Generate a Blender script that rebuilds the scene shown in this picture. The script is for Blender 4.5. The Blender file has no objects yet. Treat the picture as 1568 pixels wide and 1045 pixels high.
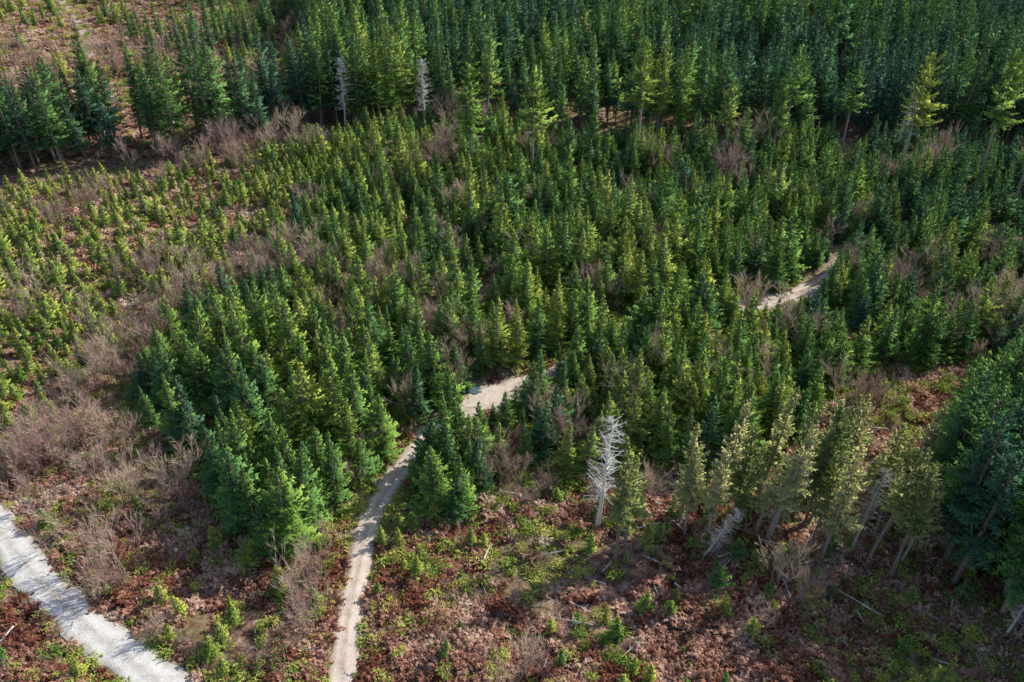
import bpy, math, random
import numpy as np
from mathutils import Vector
SEED=7
random.seed(SEED); rng=np.random.default_rng(SEED)
scene=bpy.context.scene
# ------------------------------------------------------------------ survey helper
CH=80.0; PITCH=math.radians(34); FPX=1568*30/36.0
cp,sp=math.cos(PITCH),math.sin(PITCH)
def G(u,v):
    """photo sight line -> point on the ground plane (metres)"""
    x=(u-784)/FPX; y=(522.5-v)/FPX
    t=CH/(sp-cp*y)
    return (t*x, t*(cp+sp*y))
def W(poly): return np.array([G(*p) for p in poly])
def inpoly(P,poly):
    x,y=P[:,0],P[:,1]; ins=np.zeros(len(P),bool); n=len(poly); j=n-1
    for i in range(n):
        xi,yi=poly[i]; xj,yj=poly[j]
        c=((yi>y)!=(yj>y))&(x<(xj-xi)*(y-yi)/((yj-yi)+1e-12)+xi)
        ins^=c; j=i
    return ins
# ------------------------------------------------------------------ noise
_tab=np.random.default_rng(3).random((256,256))
def vnoise(x,y):
    xi=np.floor(x).astype(int); yi=np.floor(y).astype(int); fx=x-xi; fy=y-yi
    fx=fx*fx*(3-2*fx); fy=fy*fy*(3-2*fy)
    a=_tab[xi%256,yi%256]; b=_tab[(xi+1)%256,yi%256]; c=_tab[xi%256,(yi+1)%256]; d=_tab[(xi+1)%256,(yi+1)%256]
    return (a*(1-fx)+b*fx)*(1-fy)+(c*(1-fx)+d*fx)*fy
def fbm(x,y,s,o=3):
    r=0;a=0.5;t=0
    for k in range(o):
        r=r+a*vnoise(x/s*2**k+17.3*k+40,y/s*2**k+9.1*k+90); t+=a; a*=0.5
    return r/t
def polydist(P,line):
    best=np.full(len(P),1e9)
    for a,b in zip(line[:-1],line[1:]):
        a=np.array(a);b=np.array(b);d=b-a
        t=np.clip(((P-a)@d)/(d@d),0,1)
        q=a+t[:,None]*d
        best=np.minimum(best,np.hypot(*(P-q).T))
    return best
# ------------------------------------------------------------------ roads
def catmull(pts,step=0.7):
    pts=[np.array(p,float) for p in pts]; pts=[2*pts[0]-pts[1]]+pts+[2*pts[-1]-pts[-2]]
    out=[]
    for i in range(1,len(pts)-2):
        p0,p1,p2,p3=pts[i-1:i+3]
        n=max(2,int(np.hypot(*(p2-p1)[:2])/step))
        for k in range(n):
            t=k/n
            out.append(0.5*((2*p1)+(-p0+p2)*t+(2*p0-5*p1+4*p2-p3)*t*t+(-p0+3*p1-3*p2+p3)*t**3))
    out.append(pts[-2]); return np.array(out)
def RL(l): return catmull([(*G(u,v),w) for u,v,w in l])
main_road=RL([(528,1150,3.6),(524,1045,3.5),(527,990,3.3),(535,930,3.1),(548,870,3.0),(560,810,3.0),(584,758,3.2),(620,708,3.6),(660,668,4.4),(700,640,5.0),(742,614,5.6),(775,602,4.6),(820,582,2.4),(900,550,2.0),(1000,510,2.0),(1080,482,2.4),(1135,466,4.0),(1180,456,4.0),(1225,443,4.2),(1262,424,2.6),(1290,395,2.0),(1330,370,2.0)])
left_road=RL([(-160,640,4.2),(-60,740,4.2),(0,812,4.3),(40,864,4.4),(90,920,4.4),(150,972,4.4),(215,1022,4.4),(290,1075,4.4),(400,1140,4.4)])
far_track=RL([(60,-40,4),(105,10,3.5),(128,50,3),(140,85,2.5)])
roads=[main_road,left_road,far_track]
def roaddist(P):
    d=np.full(len(P),1e9)
    for r in roads:
        l=r[::2]
        for a,b in zip(l[:-1],l[1:]):
            A=a[:2];B=b[:2];dd=B-A
            t=np.clip(((P-A)@dd)/(dd@dd),0,1); q=A+t[:,None]*dd
            d=np.minimum(d,np.hypot(*(P-q).T)-a[2]/2)
    c=np.array(G(762,612)); d=np.minimum(d,np.hypot(*(P-c).T)-3.8)
    return d
def base_h(x,y):
    return (fbm(x,y,60,2)-0.5)*3.0+(fbm(x,y,300,1)-0.5)*4*np.clip((np.hypot(x,y-150)-150)/200,0,1)
def ground_h(P,rd=None):
    x,y=P[:,0],P[:,1]
    if rd is None: rd=roaddist(P)
    m=np.clip((rd-0.8)/2.8,0,1)
    det=(fbm(x,y,6,3)-0.5)*2.4+(fbm(x+50,y,1.7,2)-0.45)*0.9
    ld=polydist(P,left_road[::2,:2])-2.2
    ditch=-np.exp(-((rd-1.2)/0.55)**2)*np.where(ld<4,1.0,0.2)
    return base_h(x,y)+det*m+ditch-0.12*np.clip(1-rd/0.5,0,1)
# ------------------------------------------------------------------ node helpers
def mat(name):
    m=bpy.data.materials.new(name); m.use_nodes=True; nt=m.node_tree
    for n in list(nt.nodes): nt.nodes.remove(n)
    out=nt.nodes.new('ShaderNodeOutputMaterial'); return m,nt,out
def N(nt,t,**k):
    n=nt.nodes.new(t)
    for a,b in k.items(): setattr(n,a,b)
    return n
def ramp(nt,fac,stops,interp='LINEAR'):
    r=N(nt,'ShaderNodeValToRGB'); r.color_ramp.interpolation=interp
    e=r.color_ramp.elements
    while len(e)<len(stops): e.new(0.5)
    for i,(p,c) in enumerate(stops):
        e[i].position=p; e[i].color=(*c,1) if len(c)==3 else c
    nt.links.new(fac,r.inputs[0]); return r.outputs[0]
def noise(nt,scale,detail=4,rough=0.55,vec=None):
    n=N(nt,'ShaderNodeTexNoise'); n.inputs['Scale'].default_value=scale; n.inputs['Detail'].default_value=detail; n.inputs['Roughness'].default_value=rough
    if vec: nt.links.new(vec,n.inputs['Vector'])
    return n.outputs[0]
def mixc(nt,f,a,b,bt='MIX'):
    m=N(nt,'ShaderNodeMix',data_type='RGBA',blend_type=bt)
    for i,s in ((0,f),(6,a),(7,b)):
        if isinstance(s,(int,float)): m.inputs[i].default_value=s
        elif isinstance(s,tuple): m.inputs[i].default_value=(*s,1)
        else: nt.links.new(s,m.inputs[i])
    return m.outputs[2]
def math_(nt,op,a,b=0.0,clamp=False):
    m=N(nt,'ShaderNodeMath',operation=op); m.use_clamp=clamp
    for i,s in ((0,a),(1,b)):
        if isinstance(s,(int,float)): m.inputs[i].default_value=s
        else: nt.links.new(s,m.inputs[i])
    return m.outputs[0]
def plantmat(name,stops,transl=0.25,lo=0.3,hi=1.6,soft=False):
    m,nt,out=mat(name)
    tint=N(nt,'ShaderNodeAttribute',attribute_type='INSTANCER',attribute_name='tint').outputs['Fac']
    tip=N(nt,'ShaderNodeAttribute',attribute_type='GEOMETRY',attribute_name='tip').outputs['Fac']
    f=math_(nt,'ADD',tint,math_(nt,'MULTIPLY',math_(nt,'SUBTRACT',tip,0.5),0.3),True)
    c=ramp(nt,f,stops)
    k=math_(nt,'ADD',math_(nt,'MULTIPLY',tip,hi-lo),lo)  # darker inside, brighter at tips: new growth, plus top-lit contrast put into colour
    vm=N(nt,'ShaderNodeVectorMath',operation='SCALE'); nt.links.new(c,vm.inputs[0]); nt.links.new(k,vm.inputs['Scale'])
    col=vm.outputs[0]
    b=N(nt,'ShaderNodeBsdfDiffuse'); nt.links.new(col,b.inputs[0])
    if soft:
        # foliage shading normal: mostly the crown's own outward direction (stored per vertex), partly the needle spray
        a=N(nt,'ShaderNodeAttribute',attribute_type='GEOMETRY',attribute_name='crown_normal').outputs['Vector']
        vt=N(nt,'ShaderNodeVectorTransform',vector_type='NORMAL',convert_from='OBJECT',convert_to='WORLD'); nt.links.new(a,vt.inputs[0])
        nn=N(nt,'ShaderNodeVectorMath',operation='NORMALIZE'); nt.links.new(vt.outputs[0],nn.inputs[0])
        s1=N(nt,'ShaderNodeVectorMath',operation='SCALE'); nt.links.new(N(nt,'ShaderNodeNewGeometry').outputs['Normal'],s1.inputs[0]); s1.inputs['Scale'].default_value=.5
        ad=N(nt,'ShaderNodeVectorMath',operation='ADD'); nt.links.new(nn.outputs[0],ad.inputs[0]); nt.links.new(s1.outputs[0],ad.inputs[1])
        n2=N(nt,'ShaderNodeVectorMath',operation='NORMALIZE'); nt.links.new(ad.outputs[0],n2.inputs[0]); nt.links.new(n2.outputs[0],b.inputs['Normal'])
        try: m.cycles.use_bump_map_correction=False
        except Exception:
            try: m.use_bump_map_correction=False
            except Exception: pass
    if transl>0:
        t=N(nt,'ShaderNodeBsdfTranslucent'); nt.links.new(col,t.inputs[0])
        mx=N(nt,'ShaderNodeMixShader'); mx.inputs[0].default_value=transl
        nt.links.new(b.outputs[0],mx.inputs[1]); nt.links.new(t.outputs[0],mx.inputs[2]); nt.links.new(mx.outputs[0],out.inputs[0])
    else: nt.links.new(b.outputs[0],out.inputs[0])
    return m
M_need=plantmat('conifer_needles',[(0,(0.075,0.15,0.115)),(0.28,(0.085,0.20,0.085)),(0.6,(0.18,0.32,0.065)),(1,(0.44,0.47,0.09))],0.18,lo=.3,hi=1.7,soft=True)  # blue-green low end also serves as painted haze on the right
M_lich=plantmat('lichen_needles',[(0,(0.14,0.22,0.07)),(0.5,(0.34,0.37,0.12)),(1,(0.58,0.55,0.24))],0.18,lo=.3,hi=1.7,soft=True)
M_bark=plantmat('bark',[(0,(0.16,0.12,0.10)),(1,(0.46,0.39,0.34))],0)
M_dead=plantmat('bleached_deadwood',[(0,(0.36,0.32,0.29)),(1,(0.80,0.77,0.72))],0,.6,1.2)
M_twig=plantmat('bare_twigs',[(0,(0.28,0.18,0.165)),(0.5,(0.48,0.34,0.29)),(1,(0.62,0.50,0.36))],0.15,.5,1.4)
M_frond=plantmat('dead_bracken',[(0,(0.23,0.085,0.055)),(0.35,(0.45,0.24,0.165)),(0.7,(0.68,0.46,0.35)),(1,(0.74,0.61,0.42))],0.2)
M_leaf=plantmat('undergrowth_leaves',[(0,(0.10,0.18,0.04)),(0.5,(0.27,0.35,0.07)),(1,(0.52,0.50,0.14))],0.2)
# ------------------------------------------------------------------ mesh builder
class MB:
    def __init__(s): s.v=[];s.f=[];s.m=[];s.t=[]
    def tri(s,a,b,c,m,ta,tb,tc):
        i=len(s.v); s.v+= [tuple(a),tuple(b),tuple(c)]; s.f.append((i,i+1,i+2)); s.m.append(m); s.t+=[ta,tb,tc]
    def quad(s,a,b,c,d,m,t0,t1):
        i=len(s.v); s.v+=[tuple(a),tuple(b),tuple(c),tuple(d)]; s.f.append((i,i+1,i+2,i+3)); s.m.append(m); s.t+=[t0,t0,t1,t1]
    def tube(s,pts,rad,n,m,t=0.5):
        i0=len(s.v)
        for k,(p,r) in enumerate(zip(pts,rad)):
            p=np.array(p); q=np.array(pts[min(k+1,len(pts)-1)])-np.array(pts[max(k-1,0)])
            q=q/(np.linalg.norm(q)+1e-9)
            a=np.cross(q,[0.3,0.9,0.1] if abs(q[2])>0.7 else [0,0,1.0]); a/=np.linalg.norm(a)+1e-9; b=np.cross(q,a)
            for j in range(n):
                th=2*math.pi*j/n
                s.v.append(tuple(p+r*(math.cos(th)*a+math.sin(th)*b))); s.t.append(t)
        for k in range(len(pts)-1):
            for j in range(n):
                a=i0+k*n+j; b=i0+k*n+(j+1)%n
                s.f.append((a,b,b+n,a+n)); s.m.append(m)
        s.f.append(tuple(i0+j for j in range(n))[::-1]); s.m.append(m)
        s.f.append(tuple(i0+(len(pts)-1)*n+j for j in range(n))); s.m.append(m)
    def mesh(s,name,mats,crown=False):
        me=bpy.data.meshes.new(name); me.from_pydata(s.v,[],s.f)
        for m in mats: me.materials.append(m)
        me.polygons.foreach_set('material_index',s.m)
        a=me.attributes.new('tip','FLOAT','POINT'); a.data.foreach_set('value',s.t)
        if crown:
            V=np.array(s.v); r=np.hypot(V[:,0],V[:,1])+1e-6
            n=np.column_stack([V[:,0]/r,V[:,1]/r,np.full(len(V),.5)]); n/=np.linalg.norm(n,axis=1)[:,None]
            a=me.attributes.new('crown_normal','FLOAT_VECTOR','POINT'); a.data.foreach_set('vector',n.astype(np.float32).ravel())
        me.update(); return me
R=random.random
def U(a,b): return a+(b-a)*R()
def conifer(name,H,Rm,cb,nwh,nb,step=0.3,dens=1.0,gap=0.0,needle=None,power=0.8,tw0=0.42,wid=0.1,stub=0):
    mb=MB(); bend=(U(-.3,.3),U(-.3,.3))
    def ax(z):
        t=z/H; return np.array([bend[0]*t*t*H*0.06,bend[1]*t*t*H*0.06,z])
    n=8; r0=H*0.013+0.03
    mb.tube([ax(H*k/n) -(np.array([0,0,0.6]) if k==0 else 0) for k in range(n+1)],[r0*(1-k/n)+0.012 for k in range(n+1)],6,1)
    z0=cb*H
    lop=U(0,6.28); lopa=U(0.05,0.35); up=np.array([0,0,1.0])
    for k in range(stub):
        z=U(.08,cb)*H if cb>.1 else U(0,.3)*H; az=U(0,6.28); L=U(.3,1.0)*Rm*.6
        o=ax(z); e=o+np.array([math.cos(az)*L,math.sin(az)*L,-.15*L]); mb.tri(o+up*.05,o-up*.05,e,1,.5,.5,.8)
    for w in range(nwh):
        t=(w+U(-.3,.3))/nwh; t=min(max(t,0),0.995); t=t**0.92
        z=z0+(H-z0)*t
        prof=(1-t)**power*(0.62+0.38*min(1,t/0.12)) + 0.03
        wf=U(0.7,1.2)
        for b in range(nb):
            if R()<gap: continue
            az=U(0,6.28)
            L=Rm*prof*wf*U(0.55,1.2)*(1+lopa*math.cos(az-lop))
            if L<0.12: L=0.12
            el=math.radians(-12+55*t**1.5+U(-10,10))
            d=np.array([math.cos(az),math.sin(az),0]); sd=np.array([-d[1],d[0],0])
            o=ax(z+U(-.1,.1)); sag=U(0.05,0.18)*L
            def P(s): return o+d*(L*s*math.cos(el))+up*(L*s*math.sin(el)-sag*math.sin(s*3.0)+0.08*L*s*s)
            ns=max(2,int(L/step*dens))
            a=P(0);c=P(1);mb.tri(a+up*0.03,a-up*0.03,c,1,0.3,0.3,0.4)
            for k in range(ns):
                s=0.12+0.88*(k+U(0,.5))/ns
                p=P(s); pn=P(min(1.05,s+0.5/ns+wid))
                tw=(tw0*L*(1-s*0.75)+0.14)*U(0.7,1.2); tw=min(tw,1.0)
                for sgn in (-1,1):
                    if R()<0.08: continue
                    tipp=p+d*tw*U(0.45,0.8)+sd*sgn*tw*U(0.5,0.85)+up*tw*U(-0.4,0.25)
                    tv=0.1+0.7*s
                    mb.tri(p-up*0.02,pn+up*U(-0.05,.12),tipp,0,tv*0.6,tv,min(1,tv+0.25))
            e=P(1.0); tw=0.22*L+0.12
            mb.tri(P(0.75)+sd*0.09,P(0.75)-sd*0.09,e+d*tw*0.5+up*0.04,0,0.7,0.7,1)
    for k in range(4):
        th=k*1.57; o=ax(H-0.02); q=np.array([math.cos(th),math.sin(th),0])
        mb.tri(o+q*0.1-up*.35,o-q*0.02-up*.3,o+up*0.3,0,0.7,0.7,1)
    return mb.mesh(name,[needle or M_need,M_bark],True)
def bare_tree(name,H,stems,spread,mt,levels=3):
    mb=MB()
    def br(p,d,L,r,lv):
        q=p+d*L*0.5+np.array([U(-.06,.06),U(-.06,.06),0.02])*L; e=p+d*L+np.array([U(-.1,.1),U(-.1,.1),0.06])*L
        if lv>=2: mb.tube([p,q,e],[r,r*0.75,r*0.45],3,0,0.35)
        else:
            s=np.cross(d,[U(-1,1),U(-1,1),U(-1,1)]); s/=np.linalg.norm(s)+1e-9
            mb.tri(p+s*r,p-s*r,e,0,0.5,0.5,0.95)
        if lv<=0: return
        for k in range(5 if lv>=2 else 7):
            s=U(0.3,1.0); pp=p+(e-p)*s
            nd=d*U(0.6,1.0)+np.array([U(-1,1),U(-1,1),U(-0.15,0.7)])*0.62
            nd/=np.linalg.norm(nd)
            br(pp,nd,L*U(0.42,0.66),max(r*0.5,0.024),lv-1)
    for k in range(stems):
        az=U(0,6.28); sp_=U(0.05,spread)
        d=np.array([math.cos(az)*sp_,math.sin(az)*sp_,1.0]); d/=np.linalg.norm(d)
        h=H*U(0.45,0.7)
        br(np.array([math.cos(az)*0.15*stems/3,math.sin(az)*0.15*stems/3,-0.3]),d,h,0.012*H*0.7,levels)
    return mb.mesh(name,[mt])
def snag(name,H):
    mb=MB(); n=8
    mb.tube([(0.05*k*U(0,1),0.04*k,H*k/n-(0.5 if k==0 else 0)) for k in range(n+1)],[0.3*(1-k/n)+0.04 for k in range(n+1)],7,0,0.6)
    up=np.array([0,0,1.0])
    for k in range(120):
        t=U(0.3,0.99); z=H*t; az=U(0,6.28); L=(2.0*(1-t)**0.5+1.1)*U(0.25,1.2)
        d=np.array([math.cos(az),math.sin(az),0]); o=np.array([0.1,0.15*t,z]); slope=U(-.45,.35)
        f=lambda s:o+d*L*s+up*(slope*L*s+0.15*L*s*s)
        mb.tube([f(s) for s in (0,.35,.7,1)],[0.055,0.045,0.03,0.012],3,0,0.7)
        for j in range(12):
            s=U(0.2,1); q=f(s)
            e=q+d*U(0.1,.5)+np.array([-d[1],d[0],0])*U(-.6,.6)+up*U(-.5,.3)
            mb.tri(q+up*.035,q-up*.035,e,0,0.9,0.9,1)
    return mb.mesh(name,[M_dead])
def bracken(name,n,mt):
    mb=MB(); up=np.array([0,0,1.0])
    for k in range(n):
        az=U(0,6.28); L=U(.5,1.15); d=np.array([math.cos(az),math.sin(az),0]); sd=np.array([-d[1],d[0],0])
        o=np.array([U(-.5,.5),U(-.5,.5),-0.1]); u=U(.1,.75)
        f=lambda s:o+d*L*s+up*(u*math.sin(min(s*2.1,2.8))+0.1)
        tv=U(0,.5)
        for j in range(5):
            s=(j+.3)/5; p=f(s); pn=f(s+.22); w=(.34*(1-s)+.1)*U(.6,1.1)
            for sg in(-1,1):
                mb.tri(p,pn,p+d*w*.5+sd*sg*w+up*U(-.18,.12),0,tv,tv+.2,tv+.5)
    return mb.mesh(name,[mt])
def grass(name,n,mt):
    mb=MB(); up=np.array([0,0,1.0])
    for k in range(n):
        az=U(0,6.28); L=U(.2,.6); d=np.array([math.cos(az),math.sin(az),0]); sd=np.array([-d[1],d[0],0])*.05
        o=np.array([U(-.4,.4),U(-.4,.4),-0.1]); m_=o+d*L*.4+up*U(.25,.5); e=o+d*L+up*U(.1,.5)
        mb.quad(o-sd,o+sd,m_+sd,m_-sd,0,.2,.6); mb.tri(m_-sd,m_+sd,e,0,.6,.6,1)
    return mb.mesh(name,[mt])
def bush(name,n,r,h,mt,leaf):
    mb=MB(); blobs=[(U(-.6,.6)*r,U(-.6,.6)*r,U(.2,.8)*h,U(.3,.6)*r) for _ in range(7)]
    for k in range(n):
        bx,by,bz,br_=random.choice(blobs)
        v=np.array([random.gauss(0,1) for _ in range(3)]); v/=np.linalg.norm(v); rr=br_*U(.4,1.15)
        p=np.array([bx,by,bz])+v*rr*np.array([1,1,h/r*0.8]); p[2]=max(p[2],-0.1)
        a=np.array([U(-1,1),U(-1,1),U(-.6,.6)]); b=np.array([U(-1,1),U(-1,1),U(-.6,1)])
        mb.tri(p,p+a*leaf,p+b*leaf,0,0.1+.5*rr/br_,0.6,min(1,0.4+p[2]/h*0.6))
    return mb.mesh(name,[mt])
def log(name,L,r,mt,stubs):
    mb=MB(); n=6
    mb.tube([(L*k/n,U(-.05,.05)*L*0.1,r*0.8+U(0,.1)) for k in range(n+1)],[r*(1-0.7*k/n) for k in range(n+1)],7,0,0.6)
    for k in range(stubs):
        x=U(0.2,1)*L; az=U(-1.7,1.7); l=U(.3,1.3)
        e=(x+U(.1,.6),math.sin(az)*l,r+abs(math.cos(az))*l*0.7)
        mb.tube([(x,0,r*.8),e],[0.04,0.012],3,0,0.7)
    return mb.mesh(name,[mt])
# ------------------------------------------------------------------ prototypes
def proto(collname,meshes):
    c=bpy.data.collections.new(collname)
    for i,m in enumerate(meshes):
        c.objects.link(bpy.data.objects.new('%s_%02d'%(collname,i),m))
    return c
young=[conifer('young_conifer_%d'%i,10,U(2.2,3.0),0.03,28,7,power=U(.72,1.05)) for i in range(8)]
small=[conifer('sapling_conifer_%d'%i,4,U(1.1,1.7),0.0,16,7,step=0.25,power=U(.6,.95)) for i in range(5)]
tall=[conifer('tall_conifer_%d'%i,22,U(2.8,3.9),U(.15,.38),42,6,step=0.4,gap=0.14,power=U(.6,.95),stub=14) for i in range(8)]
sparse=[conifer('lichen_conifer_%d'%i,18,U(1.9,2.7),U(.25,.48),42,6,step=0.33,gap=0.25,needle=M_lich,power=U(.5,.8),stub=40) for i in range(6)]
veteran=[conifer('veteran_conifer_%d'%i,26,U(3.2,4.0),U(.45,.58),28,7,step=0.34,gap=0.22,power=U(.35,.55),stub=14) for i in range(4)]
baret=[bare_tree('bare_tree_%d'%i,7,random.randint(2,5),0.55,M_twig) for i in range(6)]
bares=[bare_tree('bare_shrub_%d'%i,3.2,5,0.8,M_twig,2) for i in range(4)]
brk=[bracken('bracken_%d'%i,26,M_frond) for i in range(6)]
grs=[grass('grass_%d'%i,50,M_leaf) for i in range(3)]
bsh=[bush('bush_%d'%i,280,U(.8,1.2),U(.6,1.1),M_leaf,0.22) for i in range(5)]
logs=[log('log_%d'%i,U(3,8),U(.06,.14),M_dead,random.randint(4,16)) for i in range(5)]
C_young=proto('young_proto',young);C_small=proto('sapling_proto',small);C_tall=proto('tall_proto',tall)
C_bare=proto('bare_proto',baret);C_shrub=proto('shrub_proto',bares);C_brk=proto('bracken_proto',brk);C_grs=proto('grass_proto',grs);C_bsh=proto('bush_proto',bsh);C_log=proto('log_proto',logs)
def scatter(name,coll,P,scale,tint,tilt=0.04,zoff=0.0,zs=None,wv=(.82,1.2)):
    n=len(P)
    if n==0: return
    z=ground_h(P)+zoff
    me=bpy.data.meshes.new(name); me.vertices.add(n)
    me.vertices.foreach_set('co',np.column_stack([P,z]).astype(np.float32).ravel())
    rot=np.column_stack([rng.normal(0,tilt,n),rng.normal(0,tilt,n),rng.random(n)*6.283])
    s=np.asarray(scale)*np.ones(n); w=s*rng.uniform(*wv,n)
    if zs is None: zs=s
    sc=np.column_stack([w,w,zs])
    a=me.attributes.new('rot','FLOAT_VECTOR','POINT'); a.data.foreach_set('vector',rot.astype(np.float32).ravel())
    a=me.attributes.new('scl','FLOAT_VECTOR','POINT'); a.data.foreach_set('vector',sc.astype(np.float32).ravel())
    a=me.attributes.new('idx','INT','POINT'); a.data.foreach_set('value',rng.integers(0,len(coll.objects),n).astype(np.int32))
    a=me.attributes.new('tint','FLOAT','POINT'); a.data.foreach_set('value',np.clip(np.asarray(tint)*np.ones(n),0,1).astype(np.float32))
    ob=bpy.data.objects.new(name,me); scene.collection.objects.link(ob)
    ng=bpy.data.node_groups.new(name+'_scatter','GeometryNodeTree')
    ng.interface.new_socket('Geometry',in_out='INPUT',socket_type='NodeSocketGeometry'); ng.interface.new_socket('Geometry',in_out='OUTPUT',socket_type='NodeSocketGeometry')
    gi=ng.nodes.new('NodeGroupInput'); go=ng.nodes.new('NodeGroupOutput'); ip=ng.nodes.new('GeometryNodeInstanceOnPoints')
    ci=ng.nodes.new('GeometryNodeCollectionInfo'); ci.inputs['Collection'].default_value=coll; ci.inputs['Separate Children'].default_value=True; ci.inputs['Reset Children'].default_value=True
    ip.inputs['Pick Instance'].default_value=True
    def at(nm,ty):
        a=ng.nodes.new('GeometryNodeInputNamedAttribute'); a.data_type=ty; a.inputs['Name'].default_value=nm; return a.outputs['Attribute']
    er=ng.nodes.new('FunctionNodeEulerToRotation')
    L=ng.links.new
    L(gi.outputs[0],ip.inputs['Points']); L(ci.outputs[0],ip.inputs['Instance']); L(at('idx','INT'),ip.inputs['Instance Index'])
    L(at('rot','FLOAT_VECTOR'),er.inputs[0]); L(er.outputs[0],ip.inputs['Rotation']); L(at('scl','FLOAT_VECTOR'),ip.inputs['Scale'])
    L(ip.outputs[0],go.inputs[0])
    md=ob.modifiers.new('scatter','NODES'); md.node_group=ng
    return ob
def grid(x0,x1,y0,y1,s,j=0.5):
    X,Y=np.meshgrid(np.arange(x0,x1,s),np.arange(y0,y1,s)); X=X+(np.arange(X.shape[0])%2)[:,None]*s*.5
    P=np.column_stack([X.ravel(),Y.ravel()])
    return P+rng.uniform(-j,j,P.shape)*s
def gridpoly(poly,s,j=0.5):
    lo=poly.min(0);hi=poly.max(0); P=grid(lo[0],hi[0],lo[1],hi[1],s,j); return P[inpoly(P,poly)]
def keep(P,prob): return P[rng.random(len(P))<prob]
# ------------------------------------------------------------------ zones (ground polygons)
Z_forest=W([(480,195),(560,198),(640,196),(760,194),(880,200),(960,212),(1050,215),(1200,224),(1350,218),(1568,226),(2100,240),(2100,-90),(360,-90),(400,-30),(450,30),(490,100),(460,170)])
Z_row=W([(-500,320),(-60,300),(60,268),(200,250),(380,228),(500,196),(560,196),(540,160),(400,185),(300,205),(200,205),(40,215),(-60,225),(-500,240)])
Z_farleft=W([(170,60),(230,85),(300,100),(440,80),(440,-90),(150,-90),(150,-20)])
Z_small=W([(-700,340),(-60,310),(380,240),(560,215),(600,230),(480,310),(330,400),(220,480),(150,560),(90,650),(-60,740),(-700,740)])
Z_dense=W([(540,215),(760,198),(960,222),(1200,232),(1568,235),(2200,240),(2200,560),(1568,552),(1480,560),(1400,560),(1290,580),(1250,640),(1180,705),(1000,715),(900,735),(800,735),(740,780),(690,800),(640,770),(600,750),(575,790),(540,810),(440,850),(370,835),(340,770),(290,700),(215,650),(230,570),(290,480),(400,370)])
Z_rightwood=W([(1400,800),(1425,690),(1520,650),(1700,600),(2400,700),(2400,1300),(1800,1250),(1600,1080),(1480,960),(1410,880)])
Z_short=W([(1110,470),(1245,440),(1250,490),(1120,520)])
Z_open=[W([(540,1250),(540,1045),(580,820),(640,790),(800,750),(1000,735),(1180,715),(1290,590),(1420,560),(1568,555),(1800,560),(1700,640),(1430,700),(1430,860),(1560,960),(1800,1250)]),
        W([(-500,700),(0,620),(220,640),(300,740),(350,840),(450,860),(540,820),(510,1045),(510,1250),(-500,1250)])]
# tall forest
P=gridpoly(Z_forest,4.5); P=P[np.hypot(P[:,0],P[:,1])<560]
dens=fbm(P[:,0],P[:,1],30,2)
P=P[(dens>0.2)&(rng.random(len(P))<0.9)]
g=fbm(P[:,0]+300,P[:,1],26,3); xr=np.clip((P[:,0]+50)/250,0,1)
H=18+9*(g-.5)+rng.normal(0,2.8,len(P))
T=0.42-0.24*xr+(g-0.5)*0.8+rng.normal(0,.13,len(P))  # bluer tint towards the right: haze painted into the needle colour
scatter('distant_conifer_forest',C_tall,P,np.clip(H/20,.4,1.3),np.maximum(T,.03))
P=gridpoly(Z_row,4.5); P=keep(P,0.82)
g=fbm(P[:,0]+300,P[:,1],22,2)
scatter('tall_conifer_treeline',C_tall,P,np.clip((23+9*(g-.5)+rng.normal(0,3.5,len(P)))/22,.4,1.4),np.maximum(0.30+(g-.5)*0.7+rng.normal(0,.15,len(P)),.03))
P=gridpoly(Z_farleft,5.5); P=P[fbm(P[:,0],P[:,1],25,2)>.52]
scatter('distant_conifer_grove',C_tall,P,rng.uniform(.4,.75,len(P)),rng.uniform(.2,.7,len(P)))
P=grid(-330,-30,230,520,6.5); P=P[(~inpoly(P,Z_row))&(~inpoly(P,Z_forest))&(~inpoly(P,Z_small))&(fbm(P[:,0],P[:,1],22,2)>.54)&(roaddist(P)>4)]
scatter('distant_young_conifers',C_young,P,rng.uniform(.3,1.0,len(P)),rng.uniform(.4,1,len(P)))
# saplings
P=gridpoly(Z_small,2.45)
pr=np.clip(1.0-0.3*np.clip((-P[:,0]-30)/70,0,1)*np.clip((190-P[:,1])/60,0,1),0.25,1)*np.clip(fbm(P[:,0],P[:,1],12,2)*3.2-0.5,0.2,1)
P=P[(rng.random(len(P))<pr)]; P=P[roaddist(P)>1.5]
g=fbm(P[:,0],P[:,1],18,2); edge=np.clip((P[:,0]+75)/50,0,1)
scatter('sapling_conifer_plantation',C_small,P,np.clip((3.8+1.9*edge+3*(g-.5)+rng.normal(0,1.0,len(P)))/4,.3,1.8),0.78-0.12*edge+rng.normal(0,.13,len(P)))
# dense
P=gridpoly(Z_dense,3.0); rd=roaddist(P)
far_part=(P[:,0]>6)&(rd<6)
P=P[(rd>np.where(far_part,.7,1.5))]; P=P[rng.random(len(P))<np.clip(fbm(P[:,0],P[:,1],9,2)*3.6-0.65,0.2,0.96)]
seg=main_road[(main_road[:,0]>7)&(main_road[:,0]<40)]
tt=np.gradient(seg[:,:2],axis=0); tt/=np.hypot(*tt.T)[:,None]
hed=[]
for off in (2.0,4.0): hed.append((seg[:,:2]+np.column_stack([tt[:,1],-tt[:,0]])*off)[(1 if off>3 else 0)::4])
hed=np.vstack(hed); hed+=rng.uniform(-.7,.7,hed.shape); P=np.vstack([P,hed])
g=fbm(P[:,0]+77,P[:,1],16,3)
H=8.4+7*(g-.5)+rng.normal(0,2.0,len(P))
near=np.clip((125-P[:,1])/30,0,1)*np.clip((-P[:,0])/8,0,1); H=H+near*2.2
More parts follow.
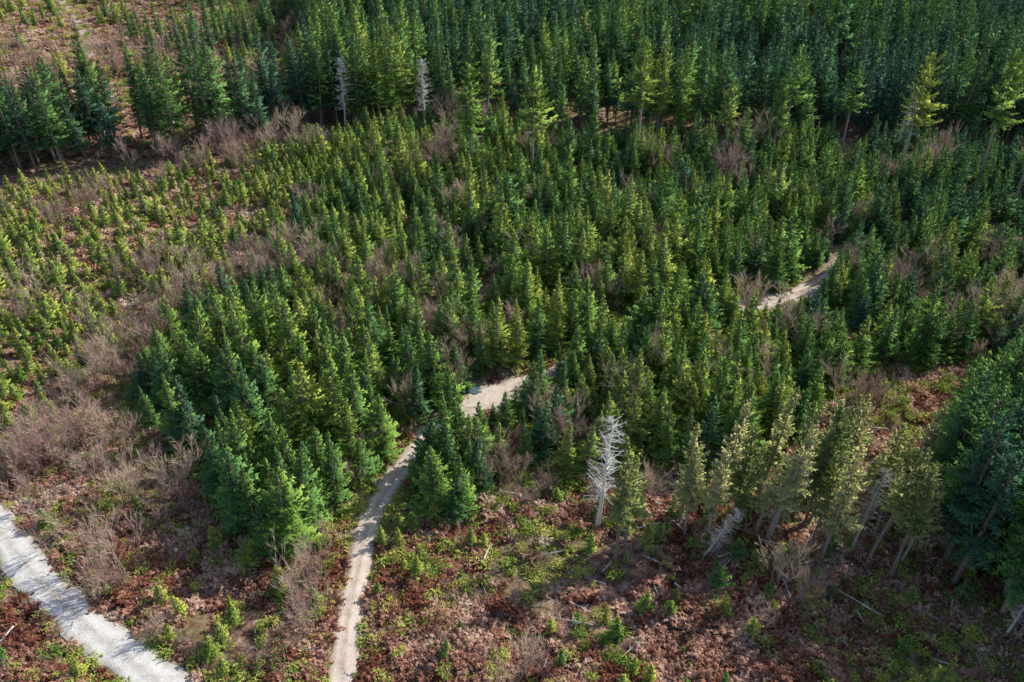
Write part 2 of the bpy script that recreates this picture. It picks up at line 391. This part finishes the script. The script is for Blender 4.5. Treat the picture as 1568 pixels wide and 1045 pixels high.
H=np.where((P[:,1]>135)&(P[:,0]<-10),H*(0.72+0.2*np.clip((P[:,0]+60)/50,0,1)),H)
H=np.where(inpoly(P,Z_short),H*0.4,H)
H=np.clip(H,2.2,15)
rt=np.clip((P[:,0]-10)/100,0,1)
T=0.58-0.2*rt+(g-.5)*0.5+rng.normal(0,.14,len(P))-0.12*near  # tint drops to the right, so haze is mixed into the needle colour
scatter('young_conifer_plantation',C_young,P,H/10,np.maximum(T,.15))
dense_pts=P
# right wood
P=keep(gridpoly(Z_rightwood,3.5),0.9)
scatter('conifer_wood',C_tall,P,rng.uniform(.75,1.15,len(P)),rng.uniform(.12,.6,len(P)))
# bare deciduous
clus=[(280,420,10,18),(350,440,8,16),(230,500,8,13),(200,560,8,13),(150,610,8,11),(120,690,7,10),(60,700,6,8),(540,470,9,26),(600,480,7,20),(690,550,4,16),(655,605,3,9),(420,400,7,11),(400,240,12,14),(340,250,8,7),(250,265,9,6),(130,310,5,7),(680,215,9,7),(960,630,4,8),(1350,430,9,14),(1500,520,8,14),(1540,480,8,10),(1440,470,8,9),(1000,400,9,8),(850,420,9,7),(200,790,4,5),(250,780,4,5),(150,890,4,6),(480,900,3.5,6),(490,970,3,5),(850,690,4,7),(1290,620,4,6),(1180,900,5,4),(850,1020,5,4),(30,760,5,5),(120,650,7,7),(300,150,14,12),(240,110,14,16),(100,110,20,22),(30,160,14,14),(550,80,20,16),(900,110,18,12),(350,60,20,18),(640,70,15,12),(470,740,4,5),(760,720,4,8),(820,760,4,5),(1120,620,6,6),(1090,330,10,8),(700,390,8,7),(30,230,10,10),(50,350,10,6),(0,480,8,6),(1200,540,6,6),(1050,560,6,6),(800,330,9,5),(1250,330,10,7),(130,885,1.5,4),(170,930,2,5),(75,850,1.5,4),(225,985,1.5,4),(30,800,1.5,4),(940,760,4,4),(520,540,8,7),(1568,430,10,8),(600,300,10,6)]
pts=[];
for u,v,r,n in clus:
    c=np.array(G(u,v)); pts.append(c+rng.normal(0,r*0.6,(n,2)))
for k in rng.choice(len(dense_pts),75,replace=False):
    pts.append(dense_pts[k]+rng.normal(0,1.6,(rng.integers(1,5),2)))
P=np.vstack(pts); P=P[roaddist(P)>0.9]
sz=rng.uniform(.5,1.2,len(P)); sz=np.where(P[:,1]>180,sz*1.25,sz)
scatter('bare_deciduous_thicket',C_bare,P,sz,rng.beta(1.5,1.5,len(P)),tilt=.08)
# undergrowth
def vis(P,m=1.0): return np.abs(P[:,0])<(P[:,1]*0.62+30)*m
opn=lambda P:(inpoly(P,Z_open[0])|inpoly(P,Z_open[1]))
P=grid(-110,110,38,140,0.85); P=P[vis(P)&(roaddist(P)>0.35)]; o=opn(P); P=P[o|(rng.random(len(P))<.25)]
f=fbm(P[:,0],P[:,1],9,3); P=P[rng.random(len(P))<np.clip(f*3-.8,.06,.95)]
f=fbm(P[:,0]+20,P[:,1],5,3); f2=fbm(P[:,0]+20,P[:,1]+60,22,2)
scatter('dead_bracken_cover',C_brk,P,rng.uniform(.5,1.3,len(P)),0.12+(f-.3)*1.1+(f2-.5)*.5+rng.normal(0,.18,len(P)),tilt=.2,wv=(.7,1.3))
P=grid(-330,150,130,420,2.1); P=P[(inpoly(P,Z_small)|((P[:,0]<-60)&(P[:,1]>200)))&(roaddist(P)>.4)]
P=keep(P,0.75)
scatter('dead_bracken_clearing',C_brk,P,rng.uniform(1.0,1.8,len(P)),rng.uniform(.25,.9,len(P)),tilt=.15)
P=grid(-110,110,38,140,1.3); P=P[vis(P)&(roaddist(P)>0.05)]
rd=roaddist(P); f=fbm(P[:,0]+500,P[:,1],12,3)
P=P[rng.random(len(P))<np.clip((f-.42)*3.2,0.06,.9)+np.where(rd<1.5,.4,0)]
scatter('grass_tufts',C_grs,P,rng.uniform(.8,1.6,len(P)),rng.uniform(.4,1,len(P)),tilt=.12)
P=grid(-110,110,38,140,1.8); P=P[vis(P)&(roaddist(P)>1.0)]; f=fbm(P[:,0]+900,P[:,1],9,3)
P=P[rng.random(len(P))<np.clip((f-.39)*4,0.08,.9)]
scatter('evergreen_undergrowth',C_bsh,P,rng.uniform(.4,1.4,len(P)),rng.beta(2,1.5,len(P)),tilt=.08,wv=(.7,1.4))
P=grid(-340,150,135,430,2.8); P=P[(P[:,0]<-30)]; P=P[inpoly(P,Z_small)|((P[:,0]<-60)&(P[:,1]>205))]; P=keep(P,.42)
scatter('evergreen_undergrowth_clearing',C_bsh,P,rng.uniform(.7,1.9,len(P)),rng.uniform(.4,1,len(P)),tilt=.08,wv=(.7,1.4))
P=grid(-110,110,38,130,2.4); P=P[vis(P)&(roaddist(P)>.8)&opn(P)]; f=fbm(P[:,0]+200,P[:,1],13,2)
P=P[rng.random(len(P))<np.clip((f-.42)*2.6,.06,.7)]
scatter('bare_shrubs',C_shrub,P,rng.uniform(.4,1.0,len(P)),rng.beta(2,2,len(P)),tilt=.1)
P=grid(-110,110,38,130,3.0); P=P[vis(P)&(roaddist(P)>1.2)&opn(P)]; f=fbm(P[:,0]+700,P[:,1],15,2)
P=P[rng.random(len(P))<np.clip((f-.40)*2.8,.12,.65)]
scatter('self_seeded_saplings',C_small,P,rng.uniform(.25,1.0,len(P)),rng.uniform(.45,.95,len(P)))
P=grid(-110,110,38,130,3.2); P=P[vis(P)&(roaddist(P)>2.5)&opn(P)]
c1=np.array(G(1080,850)); c2=np.array(G(1250,740)); w=np.exp(-(np.hypot(*(P-c1).T)/14)**2)+.6*np.exp(-(np.hypot(*(P-c2).T)/10)**2)
P=P[rng.random(len(P))<.12+.8*w]
scatter('fallen_branch_slash',C_log,P,rng.uniform(.3,.8,len(P)),rng.random(len(P)),tilt=.06,zoff=0.5)
P=grid(-200,-20,130,260,5); P=P[inpoly(P,Z_small)]; P=keep(P,.35)
scatter('fallen_branch_slash_clearing',C_log,P,rng.uniform(.4,.9,len(P)),rng.random(len(P)),tilt=.05,zoff=0.4)
# ------------------------------------------------------------------ individual trees
def place(name,me,u,v,s,tint,lean=None):
    p=G(u,v); z=float(ground_h(np.array([p]))[0])
    o=bpy.data.objects.new(name,me); o.location=(p[0],p[1],z-.1)
    o.rotation_euler=(0,0,U(0,6.28)) if lean is None else (lean[0],lean[1],0)
    o.scale=(s,s,s); o['tint']=tint; scene.collection.objects.link(o); return o
for i,(u,v,s,t) in enumerate([(722,285,1.05,.6),(815,285,1.0,.7),(975,250,1.1,.72),(1105,262,.85,.75),(1130,275,.66,.5),(1372,285,1.15,.85),(1490,300,1.2,.65),(1285,240,.9,.5),(600,250,.5,.6),(860,225,.6,.5),(1195,240,1.0,.55),(1545,330,.9,.5),(1180,250,.8,.6)]):
    place('tall_spruce_tree',veteran[i%4],u,v,s,t)
sn=snag('snag_mesh',19)
for (u,v,s,t,l) in [(915,800,1.0,1,(.02,.04)),(1075,850,.5,.5,(.05,.35)),(1530,990,.5,.5,(.02,.1)),(530,200,1.0,.6,(.02,.02)),(650,205,1.0,.6,(.02,.02)),(1370,250,.9,.3,(.02,.04)),(1175,830,.75,.3,(.02,.12)),(1300,850,.7,.2,(.0,.1))]:
    place('dead_snag_tree',sn,u,v,s,t,l)
for (u,v,s,t) in [(942,855,1.0,.35),(957,830,.8,.4),(1040,800,.95,.6),(1048,815,.8,.8)]:
    place('lichen_covered_spruce_tree',random.choice(sparse),u,v,s,t,(U(-.04,.04),U(0,.06)))
P=gridpoly(W([(1060,830),(1080,775),(1200,750),(1400,760),(1420,850),(1410,900),(1250,890),(1180,860),(1090,850)]),3.1)
P=keep(P,.85)
for p in P:
    z=float(ground_h(p[None])[0]); o=bpy.data.objects.new('lichen_covered_spruce_tree',random.choice(sparse)); o.location=(p[0],p[1],z-.1)
    s=U(.7,1.12); o.scale=(s*.9,s*.9,s); o.rotation_euler=(U(-.06,.06),U(-.02,.14),U(-.5,.5)); o['tint']=U(.1,.95); scene.collection.objects.link(o)
for (u,v,s,t) in [(1415,1110,.9,.7),(395,815,1.0,.55),(455,835,.95,.5),(425,790,.9,.55),(365,800,.9,.55),(380,870,.5,.75),(430,905,.45,.85),(585,830,.35,.75),(690,640,.85,.55),(640,880,.35,.85),(775,665,.7,.6),(720,705,.8,.6)]:
    place('conifer_tree',random.choice(young),u,v,s*1.15,t)
# ------------------------------------------------------------------ terrain
def axis(a,b,s,lim0,lim1):
    c=list(np.arange(a,b,s)); d=s; x=c[-1]
    while x<lim1: d*=1.12; x+=d; c.append(x)
    d=s; x=c[0]; pre=[]
    while x>lim0: d*=1.12; x-=d; pre.append(x)
    return np.array(pre[::-1]+c)
xs=axis(-100,100,0.6,-4000,4000); ys=axis(36,215,0.6,-3000,5000)
X,Y=np.meshgrid(xs,ys); P=np.column_stack([X.ravel(),Y.ravel()])
rdall=np.full(len(P),50.0); nearm=(np.abs(P[:,0])<330)&(P[:,1]<650)&(P[:,1]>-40)
rdall[nearm]=roaddist(P[nearm])
Z=ground_h(P,rdall)
nx,ny=len(xs),len(ys)
me=bpy.data.meshes.new('ground'); me.vertices.add(len(P)); me.vertices.foreach_set('co',np.column_stack([P,Z]).astype(np.float32).ravel())
I=(np.arange(ny-1)[:,None]*nx+np.arange(nx-1)[None,:]).ravel()
F=np.column_stack([I,I+1,I+nx+1,I+nx]).astype(np.int32)
me.loops.add(F.size); me.loops.foreach_set('vertex_index',F.ravel()); me.polygons.add(len(F)); me.polygons.foreach_set('loop_start',np.arange(0,F.size,4,dtype=np.int32))
try: me.polygons.foreach_set('loop_total',np.full(len(F),4,dtype=np.int32))
except Exception: pass
me.update(calc_edges=True); me.validate()
a=me.attributes.new('verge','FLOAT','POINT'); a.data.foreach_set('value',np.clip(1-rdall/2.4,0,1).astype(np.float32))
gr=bpy.data.objects.new('ground',me); scene.collection.objects.link(gr)
me.polygons.foreach_set('use_smooth',np.ones(len(F),bool))
m,nt,out=mat('forest_floor'); pos=N(nt,'ShaderNodeNewGeometry').outputs['Position']
c1=ramp(nt,noise(nt,0.9,8,.7,pos),[(.3,(.07,.04,.03)),(.45,(.21,.12,.085)),(.58,(.46,.30,.22)),(.72,(.70,.54,.41))])
c2=ramp(nt,noise(nt,2.2,6,.7,pos),[(.35,(.09,.10,.03)),(.65,(.35,.35,.12))])
c=mixc(nt,ramp(nt,noise(nt,.11,6,.65,pos),[(.47,(0,0,0)),(.62,(.8,.8,.8))]),c1,c2)
c=mixc(nt,ramp(nt,noise(nt,.16,4,.6,pos),[(.56,(0,0,0)),(.7,(.5,.5,.5))]),c,(.28,.12,.085))
vg=N(nt,'ShaderNodeAttribute',attribute_name='verge').outputs['Fac']
c=mixc(nt,math_(nt,'MULTIPLY',vg,.8,True),c,ramp(nt,noise(nt,1.7,5,.7,pos),[(.35,(.20,.14,.09)),(.65,(.62,.52,.38))]))
b=N(nt,'ShaderNodeBsdfDiffuse'); nt.links.new(c,b.inputs[0])
bp=N(nt,'ShaderNodeBump'); bp.inputs['Strength'].default_value=1; bp.inputs['Distance'].default_value=.35; nt.links.new(noise(nt,2.6,8,.75,pos),bp.inputs['Height']); nt.links.new(bp.outputs[0],b.inputs['Normal'])
nt.links.new(b.outputs[0],out.inputs[0]); me.materials.append(m)
# ------------------------------------------------------------------ roads
def roadmat(name,ca,cb_,cc,grime):
    m,nt,out=mat(name); pos=N(nt,'ShaderNodeNewGeometry').outputs['Position']
    ac=N(nt,'ShaderNodeAttribute',attribute_name='across').outputs['Fac']
    c=ramp(nt,noise(nt,.7,8,.75,pos),[(.3,ca),(.5,cb_),(.68,cc)])
    tr=ramp(nt,ac,[(0,(1,1,1)),(.14,(.5,.5,.5)),(.24,(0,0,0)),(.34,(.1,.1,.1)),(.5,(.8,.8,.8)),(.66,(.1,.1,.1)),(.76,(0,0,0)),(.86,(.5,.5,.5)),(1,(1,1,1))])
    c=mixc(nt,math_(nt,'MULTIPLY',tr,ramp(nt,noise(nt,.8,5,.7,pos),[(.35,(.3,.3,.3)),(.6,(1,1,1))])),c,grime)
    c=mixc(nt,ramp(nt,noise(nt,7,4,.8,pos),[(.5,(0,0,0)),(.75,(.5,.5,.5))]),c,(.2,.18,.15))
    b=N(nt,'ShaderNodeBsdfDiffuse'); nt.links.new(c,b.inputs[0])
    bp=N(nt,'ShaderNodeBump'); bp.inputs['Strength'].default_value=.8; bp.inputs['Distance'].default_value=.1; nt.links.new(noise(nt,4,6,.7,pos),bp.inputs['Height']); nt.links.new(bp.outputs[0],b.inputs['Normal'])
    nt.links.new(b.outputs[0],out.inputs[0]); return m
def road(name,r,m,lift=.03):
    n=len(r); t=np.gradient(r[:,:2],axis=0); t/=np.hypot(*t.T)[:,None]; nn=np.column_stack([-t[:,1],t[:,0]])
    K=9; V=[];A=[]
    for k in range(K):
        a=k/(K-1); side=(a-.5)
        w=r[:,2]*(1+ (fbm(r[:,0]*1.0+(a>.5)*50,r[:,1],1.8,3)-.5)*0.6)
        p=r[:,:2]+nn*(side*w)[:,None]
        rut=-.06*np.exp(-((abs(side)-.22)/.07)**2)
        z=base_h(p[:,0],p[:,1])+lift+.06*(1-(2*side)**2)+rut-(0.12 if k in(0,K-1) else 0)
        V.append(np.column_stack([p,z])); A.append(np.full(n,a))
    V=np.stack(V,1).reshape(-1,3); A=np.stack(A,1).ravel()
    F=[(i*K+k,(i+1)*K+k,(i+1)*K+k+1,i*K+k+1) for i in range(n-1) for k in range(K-1)]
    me=bpy.data.meshes.new(name); me.from_pydata(V.tolist(),[],F); a=me.attributes.new('across','FLOAT','POINT'); a.data.foreach_set('value',A.astype(np.float32))
    me.materials.append(m); me.polygons.foreach_set('use_smooth',[True]*len(F)); me.update(); o=bpy.data.objects.new(name,me); scene.collection.objects.link(o)
    return o
RM=roadmat('pale_gravel',(.48,.38,.31),(.72,.60,.50),(.84,.74,.64),(.40,.31,.21)); RG=roadmat('grey_gravel',(.52,.50,.47),(.76,.73,.69),(.86,.83,.79),(.42,.38,.31)); RP=roadmat('earth_track',(.4,.28,.24),(.55,.42,.37),(.62,.50,.43),(.35,.25,.2))
road('forest_track',main_road,RM); road('gravel_road',left_road,RG); road('dirt_path',far_track,RP)
def patch(name,u,v,rx,ry,rot,lift,m,n=40,rg=.2):
    c=G(u,v); V=[(c[0],c[1],float(base_h(np.array(c[0]),np.array(c[1])))+lift)]
    for ring in (0.5,1.0):
        for i in range(n):
            th=2*math.pi*i/n; k=ring*(1+rg*(float(fbm(np.array(math.cos(th)*3+5.),np.array(math.sin(th)*3+u),1.3,2))-.5)*2)
            x=math.cos(th)*rx*k;y=math.sin(th)*ry*k; X_=c[0]+x*math.cos(rot)-y*math.sin(rot); Y_=c[1]+x*math.sin(rot)+y*math.cos(rot)
            V.append((X_,Y_,(float(base_h(np.array(X_),np.array(Y_)))+lift) if name!='puddle' else V[0][2]))
    F=[(0,1+i,1+(i+1)%n) for i in range(n)]+[(1+i,1+n+i,1+n+(i+1)%n,1+(i+1)%n) for i in range(n)]
    me=bpy.data.meshes.new(name); me.from_pydata(V,[],F); me.materials.append(m); me.update(); a=me.attributes.new('across','FLOAT','POINT'); a.data.foreach_set('value',[.3]*len(V))
    o=bpy.data.objects.new(name,me); scene.collection.objects.link(o)
patch('passing_place',758,614,4.6,2.6,.3,.125,RM,rg=.5)
m,nt,out=mat('puddle_water'); b=N(nt,'ShaderNodeBsdfPrincipled'); b.inputs['Base Color'].default_value=(.10,.16,.17,1); b.inputs['Roughness'].default_value=.08; nt.links.new(b.outputs[0],out.inputs[0])
patch('puddle',724,603,1.9,.8,.25,.17,m,rg=.8)
# ------------------------------------------------------------------ light, sky, camera
AZ=math.radians(60); EL=math.radians(37)
ts=Vector((math.sin(AZ)*math.cos(EL),math.cos(AZ)*math.cos(EL),math.sin(EL)))
sl=bpy.data.lights.new('sun','SUN'); sl.energy=5; sl.angle=math.radians(.53); sl.color=(1,.96,.88)
so=bpy.data.objects.new('sun',sl); so.rotation_euler=ts.to_track_quat('Z','Y').to_euler(); scene.collection.objects.link(so)
w=bpy.data.worlds.new('World'); scene.world=w; w.use_nodes=True; nt=w.node_tree
sk=nt.nodes.new('ShaderNodeTexSky'); sk.sky_type='NISHITA'; sk.sun_disc=False; sk.sun_elevation=EL; sk.sun_rotation=AZ
nt.links.new(sk.outputs[0],nt.nodes['Background'].inputs[0]); nt.nodes['Background'].inputs[1].default_value=.15
cd=bpy.data.cameras.new('camera'); cd.lens=30; cd.sensor_width=36; cd.clip_end=12000; cd.clip_start=.5
co=bpy.data.objects.new('camera',cd); co.location=(0,0,CH); co.rotation_euler=(math.pi/2-PITCH,0,0); scene.collection.objects.link(co); scene.camera=co
scene.view_settings.view_transform='Standard'; scene.view_settings.look='None'; scene.view_settings.exposure=0
